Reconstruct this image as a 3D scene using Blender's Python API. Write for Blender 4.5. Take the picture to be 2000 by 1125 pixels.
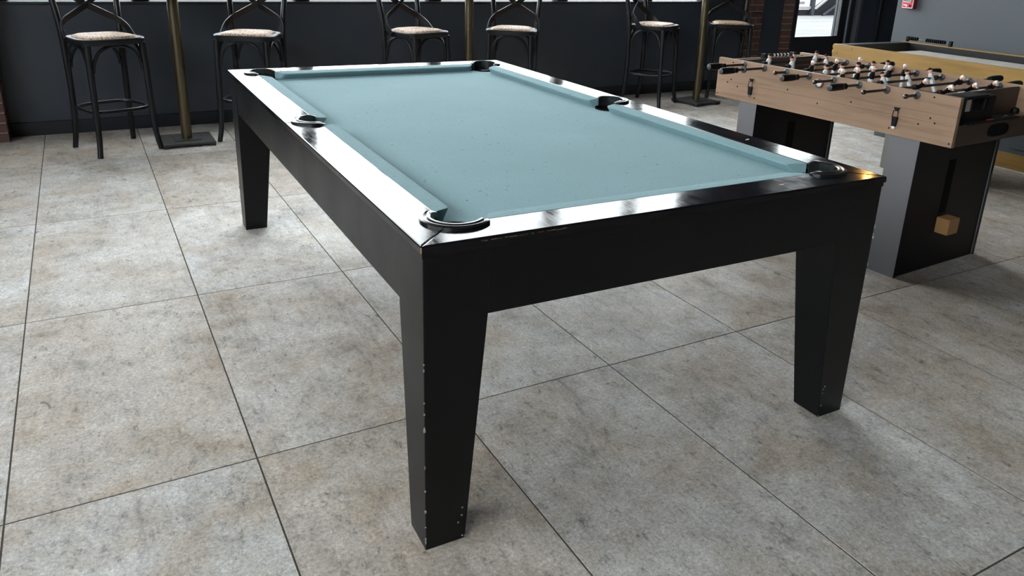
import bpy, bmesh, math, random
from mathutils import Vector, Matrix
random.seed(7)
PI = math.pi
for o in list(bpy.data.objects):
    bpy.data.objects.remove(o)
scn = bpy.context.scene
COL = scn.collection

# ------------------------------------------------------------------ camera
cam_d = bpy.data.cameras.new('camera')
cam = bpy.data.objects.new('camera', cam_d)
COL.objects.link(cam)
R_ = Vector((0.8745380, -0.4838695, 0.0324581)).normalized()
F_ = Vector((0.4670151, 0.8222574, -0.3252528)).normalized()
U_ = R_.cross(F_).normalized()
M = Matrix((R_, U_, -F_)).transposed().to_4x4()
M.translation = Vector((0.32909, -5.70586, 1.3955))
cam.matrix_world = M
cam_d.sensor_width = 36.0
cam_d.lens = 1523.75 / 2000 * 36
cam_d.shift_x = -26.8 / 2000
cam_d.shift_y = -132.7 / 2000
cam_d.clip_start = 0.05
scn.camera = cam

# ------------------------------------------------------------------ sky and exposure
SKY = 11.3
w = bpy.data.worlds.new('overcast_sky')
scn.world = w
w.use_nodes = True
bg = w.node_tree.nodes['Background']
bg.inputs[0].default_value = (0.95, 0.975, 1.0, 1)
bg.inputs[1].default_value = SKY
scn.view_settings.view_transform = 'Standard'
scn.view_settings.look = 'None'
scn.view_settings.gamma = 1
scn.view_settings.use_curve_mapping = False
scn.view_settings.exposure = 0.0

# ------------------------------------------------------------------ materials
def newmat(name, col=(0.5,)*3, rough=0.5, metal=0.0, spec=0.5, **kw):
    m = bpy.data.materials.new(name); m.use_nodes = True
    b = m.node_tree.nodes['Principled BSDF']
    b.inputs['Base Color'].default_value = (*col, 1)
    b.inputs['Roughness'].default_value = rough
    b.inputs['Metallic'].default_value = metal
    b.inputs['Specular IOR Level'].default_value = spec
    for k, v in kw.items():
        b.inputs[k.replace('_', ' ')].default_value = v
    return m
def N(m, t, **kw):
    n = m.node_tree.nodes.new(t)
    for k, v in kw.items():
        if k in n.inputs.keys() if hasattr(n.inputs, 'keys') else False:
            n.inputs[k].default_value = v
        else:
            setattr(n, k, v)
    return n
def L_(m, a, b): m.node_tree.links.new(a, b)
def noise(m, vec, scale, detail=4, rough=0.55, dist=0.0):
    n = m.node_tree.nodes.new('ShaderNodeTexNoise')
    n.inputs['Scale'].default_value = scale; n.inputs['Detail'].default_value = detail
    n.inputs['Roughness'].default_value = rough; n.inputs['Distortion'].default_value = dist
    if vec is not None: L_(m, vec, n.inputs['Vector'])
    return n.outputs['Fac']
def ramp(m, fac, stops):
    n = m.node_tree.nodes.new('ShaderNodeValToRGB')
    e = n.color_ramp.elements
    while len(e) < len(stops): e.new(0.5)
    for i, (p, c) in enumerate(stops):
        e[i].position = p; e[i].color = (*c, 1) if len(c) == 3 else c
    L_(m, fac, n.inputs[0]); return n.outputs[0]
def g(v): return (v, v, v)
def mix(m, a, b, fac, mode='MIX'):
    n = m.node_tree.nodes.new('ShaderNodeMix'); n.data_type = 'RGBA'; n.blend_type = mode
    n.clamp_factor = True
    for s, v in ((6, a), (7, b), (0, fac)):
        if hasattr(v, 'links') or hasattr(v, 'is_linked'): L_(m, v, n.inputs[s])
        elif isinstance(v, tuple): n.inputs[s].default_value = (*v, 1)
        else: n.inputs[s].default_value = v
    return n.outputs[2]
def coords(m, scale=(1, 1, 1), kind='Object', rnd=False, rot=(0, 0, 0)):
    tc = m.node_tree.nodes.new('ShaderNodeTexCoord')
    mp = m.node_tree.nodes.new('ShaderNodeMapping')
    mp.inputs['Scale'].default_value = scale
    mp.inputs['Rotation'].default_value = rot
    L_(m, tc.outputs[kind], mp.inputs['Vector'])
    if rnd:
        oi = m.node_tree.nodes.new('ShaderNodeObjectInfo')
        ml = m.node_tree.nodes.new('ShaderNodeMath'); ml.operation = 'MULTIPLY'; ml.inputs[1].default_value = 57.0
        L_(m, oi.outputs['Random'], ml.inputs[0])
        cb = m.node_tree.nodes.new('ShaderNodeCombineXYZ')
        for i in range(3): L_(m, ml.outputs[0], cb.inputs[i])
        L_(m, cb.outputs[0], mp.inputs['Location'])
    return mp.outputs[0]
def bump(m, height, strength=0.2, dist=0.01):
    n = m.node_tree.nodes.new('ShaderNodeBump')
    n.inputs['Strength'].default_value = strength; n.inputs['Distance'].default_value = dist
    L_(m, height, n.inputs['Height'])
    L_(m, n.outputs[0], m.node_tree.nodes['Principled BSDF'].inputs['Normal'])
def setc(m, sock): L_(m, sock, m.node_tree.nodes['Principled BSDF'].inputs['Base Color'])
def setr(m, sock): L_(m, sock, m.node_tree.nodes['Principled BSDF'].inputs['Roughness'])
MT = {}
# --- floor tile: cast concrete look
def tile_mat():
    m = newmat('concrete_tile', rough=0.5, spec=0.5)
    v1 = coords(m, (1, 1, 1), rnd=True)
    hue = noise(m, v1, 3.2, 8, 0.7, 0.3)
    c = ramp(m, hue, [(0.28, (0.36, 0.285, 0.22)), (0.42, (0.44, 0.395, 0.34)), (0.52, (0.50, 0.48, 0.45)), (0.62, (0.55, 0.545, 0.53)), (0.76, (0.46, 0.405, 0.365))])
    mot = noise(m, v1, 5.0, 14, 0.78, 0.15)
    c = mix(m, c, ramp(m, mot, [(0.30, g(0.42)), (0.44, g(0.88)), (0.56, g(1.04)), (0.70, g(1.28))]), 0.85, 'MULTIPLY')
    vs = coords(m, (1, 0.16, 1), rnd=True)
    streak = noise(m, vs, 7, 12, 0.72, 0.4)
    c = mix(m, c, ramp(m, streak, [(0.30, (0.46, 0.42, 0.38)), (0.42, (0.90, 0.88, 0.86)), (0.56, g(1.02)), (0.72, g(1.15))]), 0.8, 'MULTIPLY')
    pit = noise(m, coords(m, (1, 0.5, 1), rnd=True), 34, 8, 0.82, 0.25)
    c = mix(m, c, ramp(m, pit, [(0.32, g(0.15)), (0.40, g(0.72)), (0.46, g(1.0)), (0.60, g(1.06)), (0.72, g(1.45))]), 0.95, 'MULTIPLY')
    fine = noise(m, v1, 105, 6, 0.8)
    c = mix(m, c, ramp(m, fine, [(0.35, g(0.52)), (0.47, g(0.96)), (0.53, g(1.04)), (0.66, g(1.5))]), 0.9, 'MULTIPLY')  # fine speckle; its bright grains also paint in the tile's specular glitter
    spot = noise(m, coords(m, (1, 0.6, 1), rnd=True), 15, 3, 0.5, 1.2)
    c = mix(m, c, (0.13, 0.10, 0.08), ramp(m, spot, [(0.71, g(0)), (0.755, g(0.7))]))
    oi = m.node_tree.nodes.new('ShaderNodeObjectInfo')
    c = mix(m, c, ramp(m, oi.outputs['Random'], [(0.0, (0.93, 0.86, 0.79)), (0.5, (0.98, 0.95, 0.92)), (1.0, (1.03, 1.03, 1.03))]), 1.0, 'MULTIPLY')
    setc(m, c)
    setr(m, ramp(m, mot, [(0.35, g(0.62)), (0.65, g(0.40))]))
    hb = mix(m, mix(m, mot, fine, 0.35), pit, 0.5)
    bump(m, hb, 0.9, 0.007)
    return m
MT['tile'] = tile_mat()
MT['grout'] = newmat('grout', (0.085, 0.075, 0.068), 0.9, spec=0.1)
# --- satin black paint of the pool table body
def paint(name, col, rough, var=0.05, sc=3):
    m = newmat(name, col, rough, spec=0.33)
    n = noise(m, coords(m), sc, 4)
    setr(m, ramp(m, n, [(0.3, g(rough - var)), (0.7, g(rough + var))]))
    bump(m, noise(m, coords(m), 60, 2), 0.03, 0.002)
    return m
MT['black_satin'] = paint('black_satin_paint', (0.002, 0.0025, 0.004), 0.36)
def rail_mat():
    m = newmat('gloss_black_rail', (0.007, 0.007, 0.009), 0.15, spec=0.22)
    va = coords(m, (30, 3, 1)); 
    a = noise(m, va, 6, 5, 0.7)
    b = noise(m, coords(m), 9, 4, 0.6)
    r = mix(m, ramp(m, a, [(0.35, g(0.07)), (0.7, g(0.22))]), ramp(m, b, [(0.4, g(0.06)), (0.7, g(0.20))]), 0.5)
    setr(m, r)
    sc = noise(m, coords(m, (2.5, 60, 1), rot=(0, 0, 0.5)), 5, 3, 0.6)
    c = mix(m, (0.007, 0.007, 0.009), (0.10, 0.10, 0.10), ramp(m, sc, [(0.70, g(0)), (0.76, g(0.5))]))
    setc(m, c)
    bump(m, noise(m, coords(m), 5, 3), 0.06, 0.01)
    return m
MT['rail'] = rail_mat()
MT['pocket'] = newmat('black_pocket_rubber', (0.012, 0.012, 0.013), 0.22, spec=0.6)
MT['pocket_well'] = newmat('black_pocket_leather', (0.003, 0.003, 0.004), 0.7, spec=0.12)
def felt():
    m = newmat('teal_felt', (0.2, 0.38, 0.4), 0.95, spec=0.1, Sheen_Weight=0.16, Sheen_Roughness=0.5)
    m.node_tree.nodes['Principled BSDF'].inputs['Sheen Tint'].default_value = (0.75, 0.92, 1, 1)
    v = coords(m)
    b = noise(m, v, 2.5, 4)
    c = ramp(m, b, [(0.3, (0.178, 0.292, 0.309)), (0.7, (0.196, 0.315, 0.336))])
    f = noise(m, v, 260, 3, 0.8)
    c = mix(m, c, ramp(m, f, [(0.3, g(0.82)), (0.55, g(1.0)), (0.72, g(1.25))]), 0.8, 'MULTIPLY')
    s = noise(m, v, 75, 1, 0.5)
    c = mix(m, c, (0.03, 0.045, 0.06), ramp(m, s, [(0.755, g(0)), (0.775, g(0.8))]))
    s2 = noise(m, coords(m, (1, 1.02, 1), rot=(0, 0, 1)), 60, 1, 0.5)
    c = mix(m, c, (0.10, 0.25, 0.36), ramp(m, s2, [(0.74, g(0)), (0.76, g(0.5))]))
    setc(m, c)
    bump(m, f, 0.25, 0.002)
    return m
MT['felt'] = felt()
def wallpaint(name, col, rough):
    m = newmat(name, col, rough)
    n = noise(m, coords(m), 1.5, 3)
    setc(m, mix(m, tuple(c*0.9 for c in col), tuple(min(1, c*1.1) for c in col), n))
    bump(m, noise(m, coords(m), 90, 2), 0.05, 0.002)
    return m
MT['navy'] = wallpaint('dark_navy_wall_paint', (0.034, 0.042, 0.055), 0.34)
MT['navy_trim'] = wallpaint('dark_navy_trim_paint', (0.010, 0.012, 0.018), 0.45)
MT['sill'] = newmat('grey_sill_paint', (0.10, 0.115, 0.135), 0.35)
MT['grey_wall'] = wallpaint('grey_wall_paint', (0.058, 0.067, 0.078), 0.6)
MT['dark_wall'] = wallpaint('charcoal_wall_paint', (0.03, 0.03, 0.031), 0.7)
MT['ceiling'] = wallpaint('dark_ceiling_paint', (0.04, 0.04, 0.04), 0.8)
MT['frame'] = newmat('black_window_frame', (0.012, 0.014, 0.018), 0.4)
MT['metal_trim'] = newmat('grey_metal_trim', (0.10, 0.11, 0.13), 0.4, 0.3)
MT['bearing'] = newmat('dark_rubber_bearing', (0.05, 0.05, 0.052), 0.45)
def glassmat():
    m = bpy.data.materials.new('window_glass'); m.use_nodes = True
    nt = m.node_tree; nt.nodes.clear()
    out = nt.nodes.new('ShaderNodeOutputMaterial'); mx = nt.nodes.new('ShaderNodeMixShader')
    tr = nt.nodes.new('ShaderNodeBsdfTransparent'); gl = nt.nodes.new('ShaderNodeBsdfGlossy')
    fr = nt.nodes.new('ShaderNodeLayerWeight'); fr.inputs[0].default_value = 0.5
    pw = nt.nodes.new('ShaderNodeMath'); pw.operation = 'POWER'; pw.inputs[1].default_value = 5.0
    ad = nt.nodes.new('ShaderNodeMath'); ad.operation = 'MULTIPLY_ADD'; ad.inputs[1].default_value = 0.9; ad.inputs[2].default_value = 0.05
    nt.links.new(fr.outputs['Facing'], pw.inputs[0]); nt.links.new(pw.outputs[0], ad.inputs[0])
    tr.inputs[0].default_value = (0.93, 0.95, 0.95, 1); gl.inputs['Roughness'].default_value = 0.01
    nt.links.new(ad.outputs[0], mx.inputs[0]); nt.links.new(tr.outputs[0], mx.inputs[1])
    nt.links.new(gl.outputs[0], mx.inputs[2]); nt.links.new(mx.outputs[0], out.inputs[0])
    return m
MT['glass'] = glassmat()
def brickmat():
    m = newmat('red_brick', (0.1, 0.05, 0.04), 0.85)
    v = coords(m, rnd=True)
    n = noise(m, v, 25, 4, 0.7)
    oi = m.node_tree.nodes.new('ShaderNodeObjectInfo')
    c = ramp(m, oi.outputs['Random'], [(0, (0.085, 0.042, 0.034)), (0.5, (0.12, 0.055, 0.042)), (1, (0.10, 0.060, 0.048))])
    c = mix(m, c, ramp(m, n, [(0.3, g(0.6)), (0.6, g(1.1))]), 0.8, 'MULTIPLY')
    setc(m, c); bump(m, n, 0.4, 0.005)
    return m
MT['brick'] = brickmat()
MT['mortar'] = newmat('pale_mortar', (0.22, 0.19, 0.17), 0.9)
def wood(name, c1, c2, rough, scale=(1, 14, 14), amt=1.0):
    m = newmat(name, c1, rough)
    v = coords(m, scale)
    n = noise(m, v, 2.2, 6, 0.65, 0.5)
    n2 = noise(m, coords(m), 3, 3)
    c = ramp(m, n, [(0.28, c1), (0.5, c2), (0.72, tuple(x*1.12 for x in c2))])
    c = mix(m, c, ramp(m, n2, [(0.3, g(0.86)), (0.7, g(1.08))]), 0.7, 'MULTIPLY')
    setc(m, c); bump(m, n, 0.08, 0.002)
    return m
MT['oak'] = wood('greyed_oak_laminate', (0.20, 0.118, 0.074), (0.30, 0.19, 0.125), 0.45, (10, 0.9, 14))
MT['oak_dark'] = wood('darkened_oak', (0.030, 0.018, 0.013), (0.045, 0.028, 0.020), 0.5, (0.9, 10, 14))  # oak in a much darker tone, for the near end and goal walls
MT['maple'] = wood('honey_pine', (0.215, 0.118, 0.024), (0.295, 0.168, 0.042), 0.4, (9, 0.8, 10))
MT['playboard'] = wood('pale_playing_board', (0.55, 0.50, 0.44), (0.72, 0.68, 0.62), 0.25, (20, 1.5, 8))
MT['field'] = newmat('grey_playing_field', (0.11, 0.10, 0.10), 0.35)
MT['black_plastic'] = newmat('black_plastic', (0.005, 0.005, 0.006), 0.5, spec=0.2)
MT['black_lam'] = newmat('black_laminate', (0.005, 0.005, 0.007), 0.5, spec=0.3)
MT['grey_lam'] = newmat('grey_laminate', (0.145, 0.143, 0.152), 0.5)
MT['chrome'] = newmat('chrome_steel', (0.55, 0.55, 0.55), 0.22, 1.0)
MT['dark_chrome'] = newmat('tarnished_steel', (0.12, 0.105, 0.095), 0.32, 1.0)
MT['white_paint'] = newmat('white_paint', (0.75, 0.75, 0.75), 0.4)
MT['skin'] = newmat('painted_skin', (0.75, 0.36, 0.24), 0.5)
MT['red'] = newmat('red_enamel', (0.55, 0.02, 0.04), 0.35)
MT['red_shaded'] = newmat('shaded_red_enamel', (0.20, 0.01, 0.02), 0.45)  # the face's red darkened; shade on the alarm's sides is put into the colour
MT['beige'] = newmat('sage_grey_panel', (0.15, 0.155, 0.13), 0.6)
MT['box_wood'] = newmat('brown_block', (0.40, 0.22, 0.085), 0.55)
MT['chip'] = newmat('bare_wood_chip', (0.55, 0.45, 0.32), 0.7)
MT['chip2'] = newmat('pale_scuff', (0.35, 0.36, 0.36), 0.7)
def stoolpaint():
    m = newmat('black_stool_paint', (0.006, 0.007, 0.009), 0.38, spec=0.35)
    n = noise(m, coords(m), 14, 4, 0.6)
    setr(m, ramp(m, n, [(0.3, g(0.30)), (0.7, g(0.50))]))
    s = noise(m, coords(m), 55, 3, 0.6)
    setc(m, mix(m, (0.006, 0.007, 0.009), (0.06, 0.06, 0.06), ramp(m, s, [(0.72, g(0)), (0.78, g(0.5))])))
    return m
MT['stool'] = stoolpaint()
def rattan():
    m = newmat('woven_rattan', (0.5, 0.36, 0.26), 0.55)
    ck = m.node_tree.nodes.new('ShaderNodeTexVoronoi'); ck.inputs['Scale'].default_value = 95
    L_(m, coords(m), ck.inputs['Vector'])
    c = ramp(m, ck.outputs['Distance'], [(0.1, (0.56, 0.46, 0.37)), (0.55, (0.42, 0.30, 0.21)), (0.8, (0.10, 0.06, 0.04))])
    n = noise(m, coords(m), 12, 3)
    c = mix(m, c, ramp(m, n, [(0.35, (0.85, 0.72, 0.58)), (0.65, (1.0, 0.96, 0.92))]), 1.0, 'MULTIPLY')
    setc(m, c); bump(m, ck.outputs['Distance'], 0.5, 0.003)
    return m
MT['rattan'] = rattan()
MT['brass'] = newmat('aged_brass', (0.125, 0.10, 0.062), 0.36, 0.9)
MT['iron'] = newmat('dark_bronze_iron', (0.045, 0.043, 0.042), 0.5, 0.4)
def pave():
    m = newmat('outside_paving', (0.2, 0.2, 0.2), 0.9)
    n = noise(m, coords(m, (0.4, 1.4, 1)), 0.8, 4, 0.6)
    setc(m, ramp(m, n, [(0.35, g(0.040)), (0.5, g(0.052)), (0.65, g(0.075))]))
    return m
MT['pave'] = pave()
MT['ext_dark'] = newmat('dark_grey_steel_outside', (0.005, 0.0055, 0.007), 0.8, spec=0.1)
MT['ext_grey'] = newmat('galvanised_steel_outside', (0.016, 0.018, 0.022), 0.8, spec=0.1)
MT['ext_white'] = newmat('pale_steel_outside', (0.10, 0.10, 0.105), 0.7)
def emis(name, col, s):
    m = newmat(name, col, 0.5)
    b = m.node_tree.nodes['Principled BSDF']
    b.inputs['Emission Color'].default_value = (*col, 1); b.inputs['Emission Strength'].default_value = s
    return m
MT['bulb'] = emis('warm_bulb_glow', (1.0, 0.50, 0.14), 60)

# ------------------------------------------------------------------ mesh helpers
def obj(name, bm, m, parent=None, smooth=False, loc=None, rotz=None):
    me = bpy.data.meshes.new(name)
    bmesh.ops.recalc_face_normals(bm, faces=bm.faces)
    if smooth:
        for f in bm.faces: f.smooth = True
    bm.to_mesh(me); bm.free()
    if smooth:
        try: me.set_sharp_from_angle(angle=math.radians(38))
        except Exception: pass
    me.materials.append(MT[m] if isinstance(m, str) else m)
    o = bpy.data.objects.new(name, me); COL.objects.link(o)
    if parent is not None: o.parent = parent
    if loc is not None: o.location = loc
    if rotz is not None: o.rotation_euler = (0, 0, rotz)
    return o
def inst(name, src, parent=None, loc=None, rotz=None):
    o = bpy.data.objects.new(name, src.data); COL.objects.link(o)
    if parent is not None: o.parent = parent
    if loc is not None: o.location = loc
    if rotz is not None: o.rotation_euler = (0, 0, rotz)
    return o
def tag(o, label=None, cat=None, group=None, kind=None):
    if label: o['label'] = label
    if cat: o['category'] = cat
    if group: o['group'] = group
    if kind: o['kind'] = kind
    return o
def thing(name, label, cat, loc=(0, 0, 0), rotz=0, group=None):
    o = bpy.data.objects.new(name, None); COL.objects.link(o)
    o.empty_display_size = 0.1
    o.location = loc; o.rotation_euler = (0, 0, rotz)
    return tag(o, label, cat, group)
def B(): return bmesh.new()
def bevel(bm, geom_edges, wd, seg=1):
    if wd > 0 and geom_edges:
        bmesh.ops.bevel(bm, geom=geom_edges, offset=wd, segments=seg, affect='EDGES', profile=0.6, clamp_overlap=True)
def box(bm, x0, x1, y0, y1, z0, z1, bv=0.0, seg=1):
    vs = [bm.verts.new(p) for p in ((x0,y0,z0),(x1,y0,z0),(x1,y1,z0),(x0,y1,z0),(x0,y0,z1),(x1,y0,z1),(x1,y1,z1),(x0,y1,z1))]
    fs = [bm.faces.new([vs[i] for i in f]) for f in ((0,3,2,1),(4,5,6,7),(0,1,5,4),(1,2,6,5),(2,3,7,6),(3,0,4,7))]
    if bv: bevel(bm, list({e for f in fs for e in f.edges}), bv, seg)
    return bm
def hexa(bm, bot, top, bv=0.0, seg=1):
    vb = [bm.verts.new(p) for p in bot]; vt = [bm.verts.new(p) for p in top]
    n = len(bot)
    fs = [bm.faces.new(vb[::-1]), bm.faces.new(vt)]
    for i in range(n): fs.append(bm.faces.new([vb[i], vb[(i+1) % n], vt[(i+1) % n], vt[i]]))
    if bv: bevel(bm, list({e for f in fs for e in f.edges}), bv, seg)
    return bm
def prism(bm, poly, z0, z1, bv=0.0, ang=0.6):
    vb = [bm.verts.new((x, y, z0)) for x, y in poly]; vt = [bm.verts.new((x, y, z1)) for x, y in poly]
    n = len(poly)
    fs = [bm.faces.new(vb[::-1]), bm.faces.new(vt)]
    for i in range(n): fs.append(bm.faces.new([vb[i], vb[(i+1) % n], vt[(i+1) % n], vt[i]]))
    bm.normal_update()
    if bv: bevel(bm, [e for e in set(fs[1].edges)], bv, 2)
    bmesh.ops.triangulate(bm, faces=[f for f in bm.faces if len(f.verts) > 4])
    return bm
def catmull(pts, n=6, closed=False):
    P = [Vector(p) for p in pts]; out = []
    m = len(P)
    rng = range(m) if closed else range(m-1)
    for i in rng:
        p0 = P[(i-1) % m] if closed or i > 0 else P[0]*2-P[1]
        p1 = P[i]; p2 = P[(i+1) % m]
        p3 = P[(i+2) % m] if closed or i+2 < m else P[-1]*2-P[-2]
        for k in range(n):
            t = k/n
            out.append(0.5*((2*p1)+(-p0+p2)*t+(2*p0-5*p1+4*p2-p3)*t*t+(-p0+3*p1-3*p2+p3)*t**3))
    if not closed: out.append(P[-1])
    return out
def tube(bm, pts, r, seg=8, closed=False, flat=None, up=None):
    """sweep a round (or flat: (w, t)) section along pts; r float or list"""
    P = [Vector(p) for p in pts]; n = len(P); rings = []
    prev = None
    for i, p in enumerate(P):
        if closed: t = (P[(i+1) % n]-P[(i-1) % n]).normalized()
        else: t = (P[min(i+1, n-1)]-P[max(i-1, 0)]).normalized()
        if up is not None: a = Vector(up) - t*t.dot(Vector(up))
        elif prev is None:
            a = Vector((0, 0, 1)) if abs(t.z) < 0.9 else Vector((1, 0, 0)); a = a - t*t.dot(a)
        else: a = prev - t*t.dot(prev)
        a.normalize(); prev = a; b = t.cross(a)
        rr = r[i] if isinstance(r, (list, tuple)) else r
        ring = []
        if flat:
            wd, th = flat
            for sx, sy in ((-1,-1),(1,-1),(1,1),(-1,1)):
                ring.append(bm.verts.new(p + a*sx*wd/2 + b*sy*th/2))
        else:
            for k in range(seg):
                an = 2*PI*k/seg
                ring.append(bm.verts.new(p + a*math.cos(an)*rr + b*math.sin(an)*rr))
        rings.append(ring)
    m = len(rings[0])
    for i in range(n if closed else n-1):
        A, C = rings[i], rings[(i+1) % n]
        for k in range(m): bm.faces.new([A[k], A[(k+1) % m], C[(k+1) % m], C[k]])
    if not closed:
        bm.faces.new(rings[0][::-1]); bm.faces.new(rings[-1])
    return bm
def lathe(bm, prof, seg=16, origin=(0, 0, 0), axis='z', cap=True):
    o = Vector(origin); rings = []
    for r, h in prof:
        ring = []
        for k in range(seg):
            a = 2*PI*k/seg
            if axis == 'z': v = Vector((r*math.cos(a), r*math.sin(a), h))
            elif axis == 'x': v = Vector((h, r*math.cos(a), r*math.sin(a)))
            else: v = Vector((r*math.cos(a), h, r*math.sin(a)))
            ring.append(bm.verts.new(o+v))
        rings.append(ring)
    for A, C in zip(rings, rings[1:]):
        for k in range(seg): bm.faces.new([A[k], A[(k+1) % seg], C[(k+1) % seg], C[k]])
    if cap:
        bm.faces.new(rings[0][::-1]); bm.faces.new(rings[-1])
    return bm
def struct(name, bm, m, label=None, smooth=False, cat=None):
    o = obj(name, bm, m, smooth=smooth); o['kind'] = 'structure'
    if label: o['label'] = label
    if cat: o['category'] = cat
    return o

# ------------------------------------------------------------------ room shell
VB = 0.95            # inner face of the back (window) wall
UL, VF, UR = -3.0565, -9.868, 11.0
H = 4.6
floor = struct('floor', box(B(), UL-0.2, UR+0.2, VF-0.2, VB+0.2, -0.20, -0.0018), 'grout', 'floor of large grey concrete-look tiles with thin dark joints', cat='floor')
TW, TL, J = 0.6113, 1.2335, 0.0023
tb = box(B(), J, TW-J, -TL+J, -J, -0.0018, 0.0, 0.0006)
first = None
for j in range(-1, 8):
    for i in range(-5, 18):
        v1 = -j*TL; v0 = v1-TL; u0 = i*TW
        if u0 > 6.2 and v1 < -1.2: continue
        if j == -1:
            cut = box(B(), J, TW-J, -TL+J, -(TL-VB), -0.0018, 0.0, 0.0006) if i == -5 else None
            if cut is not None: cutsrc = obj('tile', cut, 'tile', floor, loc=(u0, v1, 0)); continue
            inst('tile', cutsrc, floor, (u0, v1, 0)); continue
        if first is None: first = obj('tile', tb, 'tile', floor, loc=(u0, v1, 0))
        else: inst('tile', first, floor, (u0, v1, 0))
struct('ceiling', box(B(), UL-0.2, UR+0.2, VF-0.2, VB+0.25, H, H+0.2), 'ceiling')
# back wall: low dark wall under a band of windows, then brick piers and a glazed door
WINDOWS_U0, WU1, ZS, ZT = -0.15, 6.28, 0.951, 4.30
wb = B()
box(wb, UL-0.2, WU1, VB, VB+0.20, 0, ZS-0.02)
box(wb, UL-0.2, WINDOWS_U0, VB, VB+0.20, ZS-0.02, H)
box(wb, WINDOWS_U0, WU1, VB, VB+0.20, ZT, H)
box(wb, WU1, 7.64, VB, VB+0.20, 0, H)
box(wb, 7.64, 8.72, VB, VB+0.20, 2.75, H)
box(wb, 8.72, UR+0.2, VB, VB+0.20, 0, H)
struct('wall_back', wb, 'navy', 'dark navy wall under the windows at the far side', cat='wall')
o = struct('trim_1', box(B(), WINDOWS_U0, WU1, VB-0.012, VB+0.20, ZS-0.02, ZS, 0.003), 'navy_trim', 'dark painted window sill along the top of the dark far wall', cat='sill')
struct('baseboard_back', box(B(), -0.21, 6.80, VB-0.014, VB, 0, 0.10, 0.003), 'navy_trim', 'dark navy baseboard along the far wall', cat='baseboard')
struct('baseboard_door', box(B(), 8.80, UR, VB-0.014, VB, 0, 0.10, 0.003), 'navy_trim', 'dark navy baseboard right of the glazed door', cat='baseboard')
# window band: frame, mullions, panes
wf = B()
box(wf, WINDOWS_U0, WU1, VB+0.04, VB+0.11, ZS, ZS+0.006); box(wf, WINDOWS_U0, WU1, VB+0.04, VB+0.11, ZT-0.06, ZT)
win = struct('window_1', wf, 'frame', 'long band of windows with dark frame above the far wall', cat='window')
mu = [WINDOWS_U0+0.03, 0.75, 1.95, 3.12, 4.45, 5.48, WU1-0.03]
for k, x in enumerate(mu):
    hw = 0.03 if k in (0, 6) else 0.06
    obj('mullion', box(B(), x-hw, x+hw, VB+0.02, VB+0.13, ZS+0.006, ZT-0.06, 0.004), 'frame', win)
for a, b in zip(mu, mu[1:]):
    obj('pane', box(B(), a+0.03, b-0.03, VB+0.07, VB+0.076, ZS+0.006, ZT-0.06), 'glass', win)
# left side wall with windows (out of the frame, lights the room from the left)
LV0, LV1, LZ0, LZ1 = -9.0, -1.6, 1.7, 4.3
wl = B()
box(wl, UL-0.2, UL, VF, VB, 0, LZ0); box(wl, UL-0.2, UL, VF, VB, LZ1, H)
box(wl, UL-0.2, UL, VF, LV0, LZ0, LZ1); box(wl, UL-0.2, UL, LV1, VB, LZ0, LZ1)
struct('wall_left', wl, 'dark_wall')
wf2 = B()
box(wf2, UL-0.13, UL-0.06, LV0, LV1, LZ0, LZ0+0.05); box(wf2, UL-0.13, UL-0.06, LV0, LV1, LZ1-0.05, LZ1)
win2 = struct('window_2', wf2, 'frame')
ys = [LV0+0.03+(LV1-LV0-0.06)*k/5 for k in range(6)]
for y in ys: obj('mullion', box(B(), UL-0.14, UL-0.05, y-0.03, y+0.03, LZ0+0.05, LZ1-0.05), 'frame', win2)
for a, b in zip(ys, ys[1:]): obj('pane', box(B(), UL-0.10, UL-0.094, a+0.03, b-0.03, LZ0+0.05, LZ1-0.05), 'glass', win2)
struct('wall_front', box(B(), UL-0.2, UR+0.2, VF-0.2, VF, 0, H), 'dark_wall')
# grey wall on the right: a thick block whose corner stands beside the shuffleboard table
struct('wall_right', box(B(), 6.18, UR+0.2, VF, -1.415, 0, H), 'grey_wall', 'plain blue-grey wall behind the shuffleboard table', cat='wall')
struct('wall_alcove', box(B(), UR, UR+0.2, -1.415, VB, 0, H), 'navy')
struct('baseboard_right', box(B(), 6.164, 6.18, VF, -1.80, 0, 0.112, 0.002), 'maple', 'honey-coloured wooden baseboard at the foot of the grey wall', cat='baseboard')
struct('trim_2', tube(B(), [(6.172, -9, 0.150), (6.172, -2.56, 0.150)], 0.004, 6), 'chrome', 'thin silver strip on the grey wall just above the wooden baseboard', cat='trim')

# brick piers
def brick_pier(label, u0, u1, v0, v1, zt, face_v=True, group=None, face_u=False):
    root = struct('brick_pier', box(B(), u0+0.004, u1-0.004, v0+0.004, v1, 0, zt), 'mortar', label, cat='pier')
    ch, jt = 0.0705, 0.010
    n = int(zt/ch)
    wdt = u1-u0
    full = None; half = {}
    def put(x0, x1, k):
        key = round(x1-x0, 3)
        if key not in half:
            half[key] = obj('brick', box(B(), 0, x1-x0, 0, v1-v0, 0, ch-jt, 0.002), 'brick', root, loc=(x0, v0, k*ch+jt/2))
        else: inst('brick', half[key], root, (x0, v0, k*ch+jt/2))
    for k in range(n):
        if wdt > 0.15:
            if k % 2 == 0: put(u0, u0+wdt*0.62, k); put(u0+wdt*0.62+jt, u1, k)
            else: put(u0, u0+wdt*0.30, k); put(u0+wdt*0.30+jt, u1, k)
        else: put(u0, u1, k)
    return root
brick_pier('red-brown brick pier at the far left end of the dark wall', -0.66, -0.21, 0.76, VB, 3.38)
brick_pier('red-brown brick pier just behind the rightmost bar stool', 6.80, 7.075, VB-0.03, VB, 3.38)
brick_pier('narrow red-brown brick strip beside the glazed door', 7.41, 7.56, VB-0.03, VB, 3.38)
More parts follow.
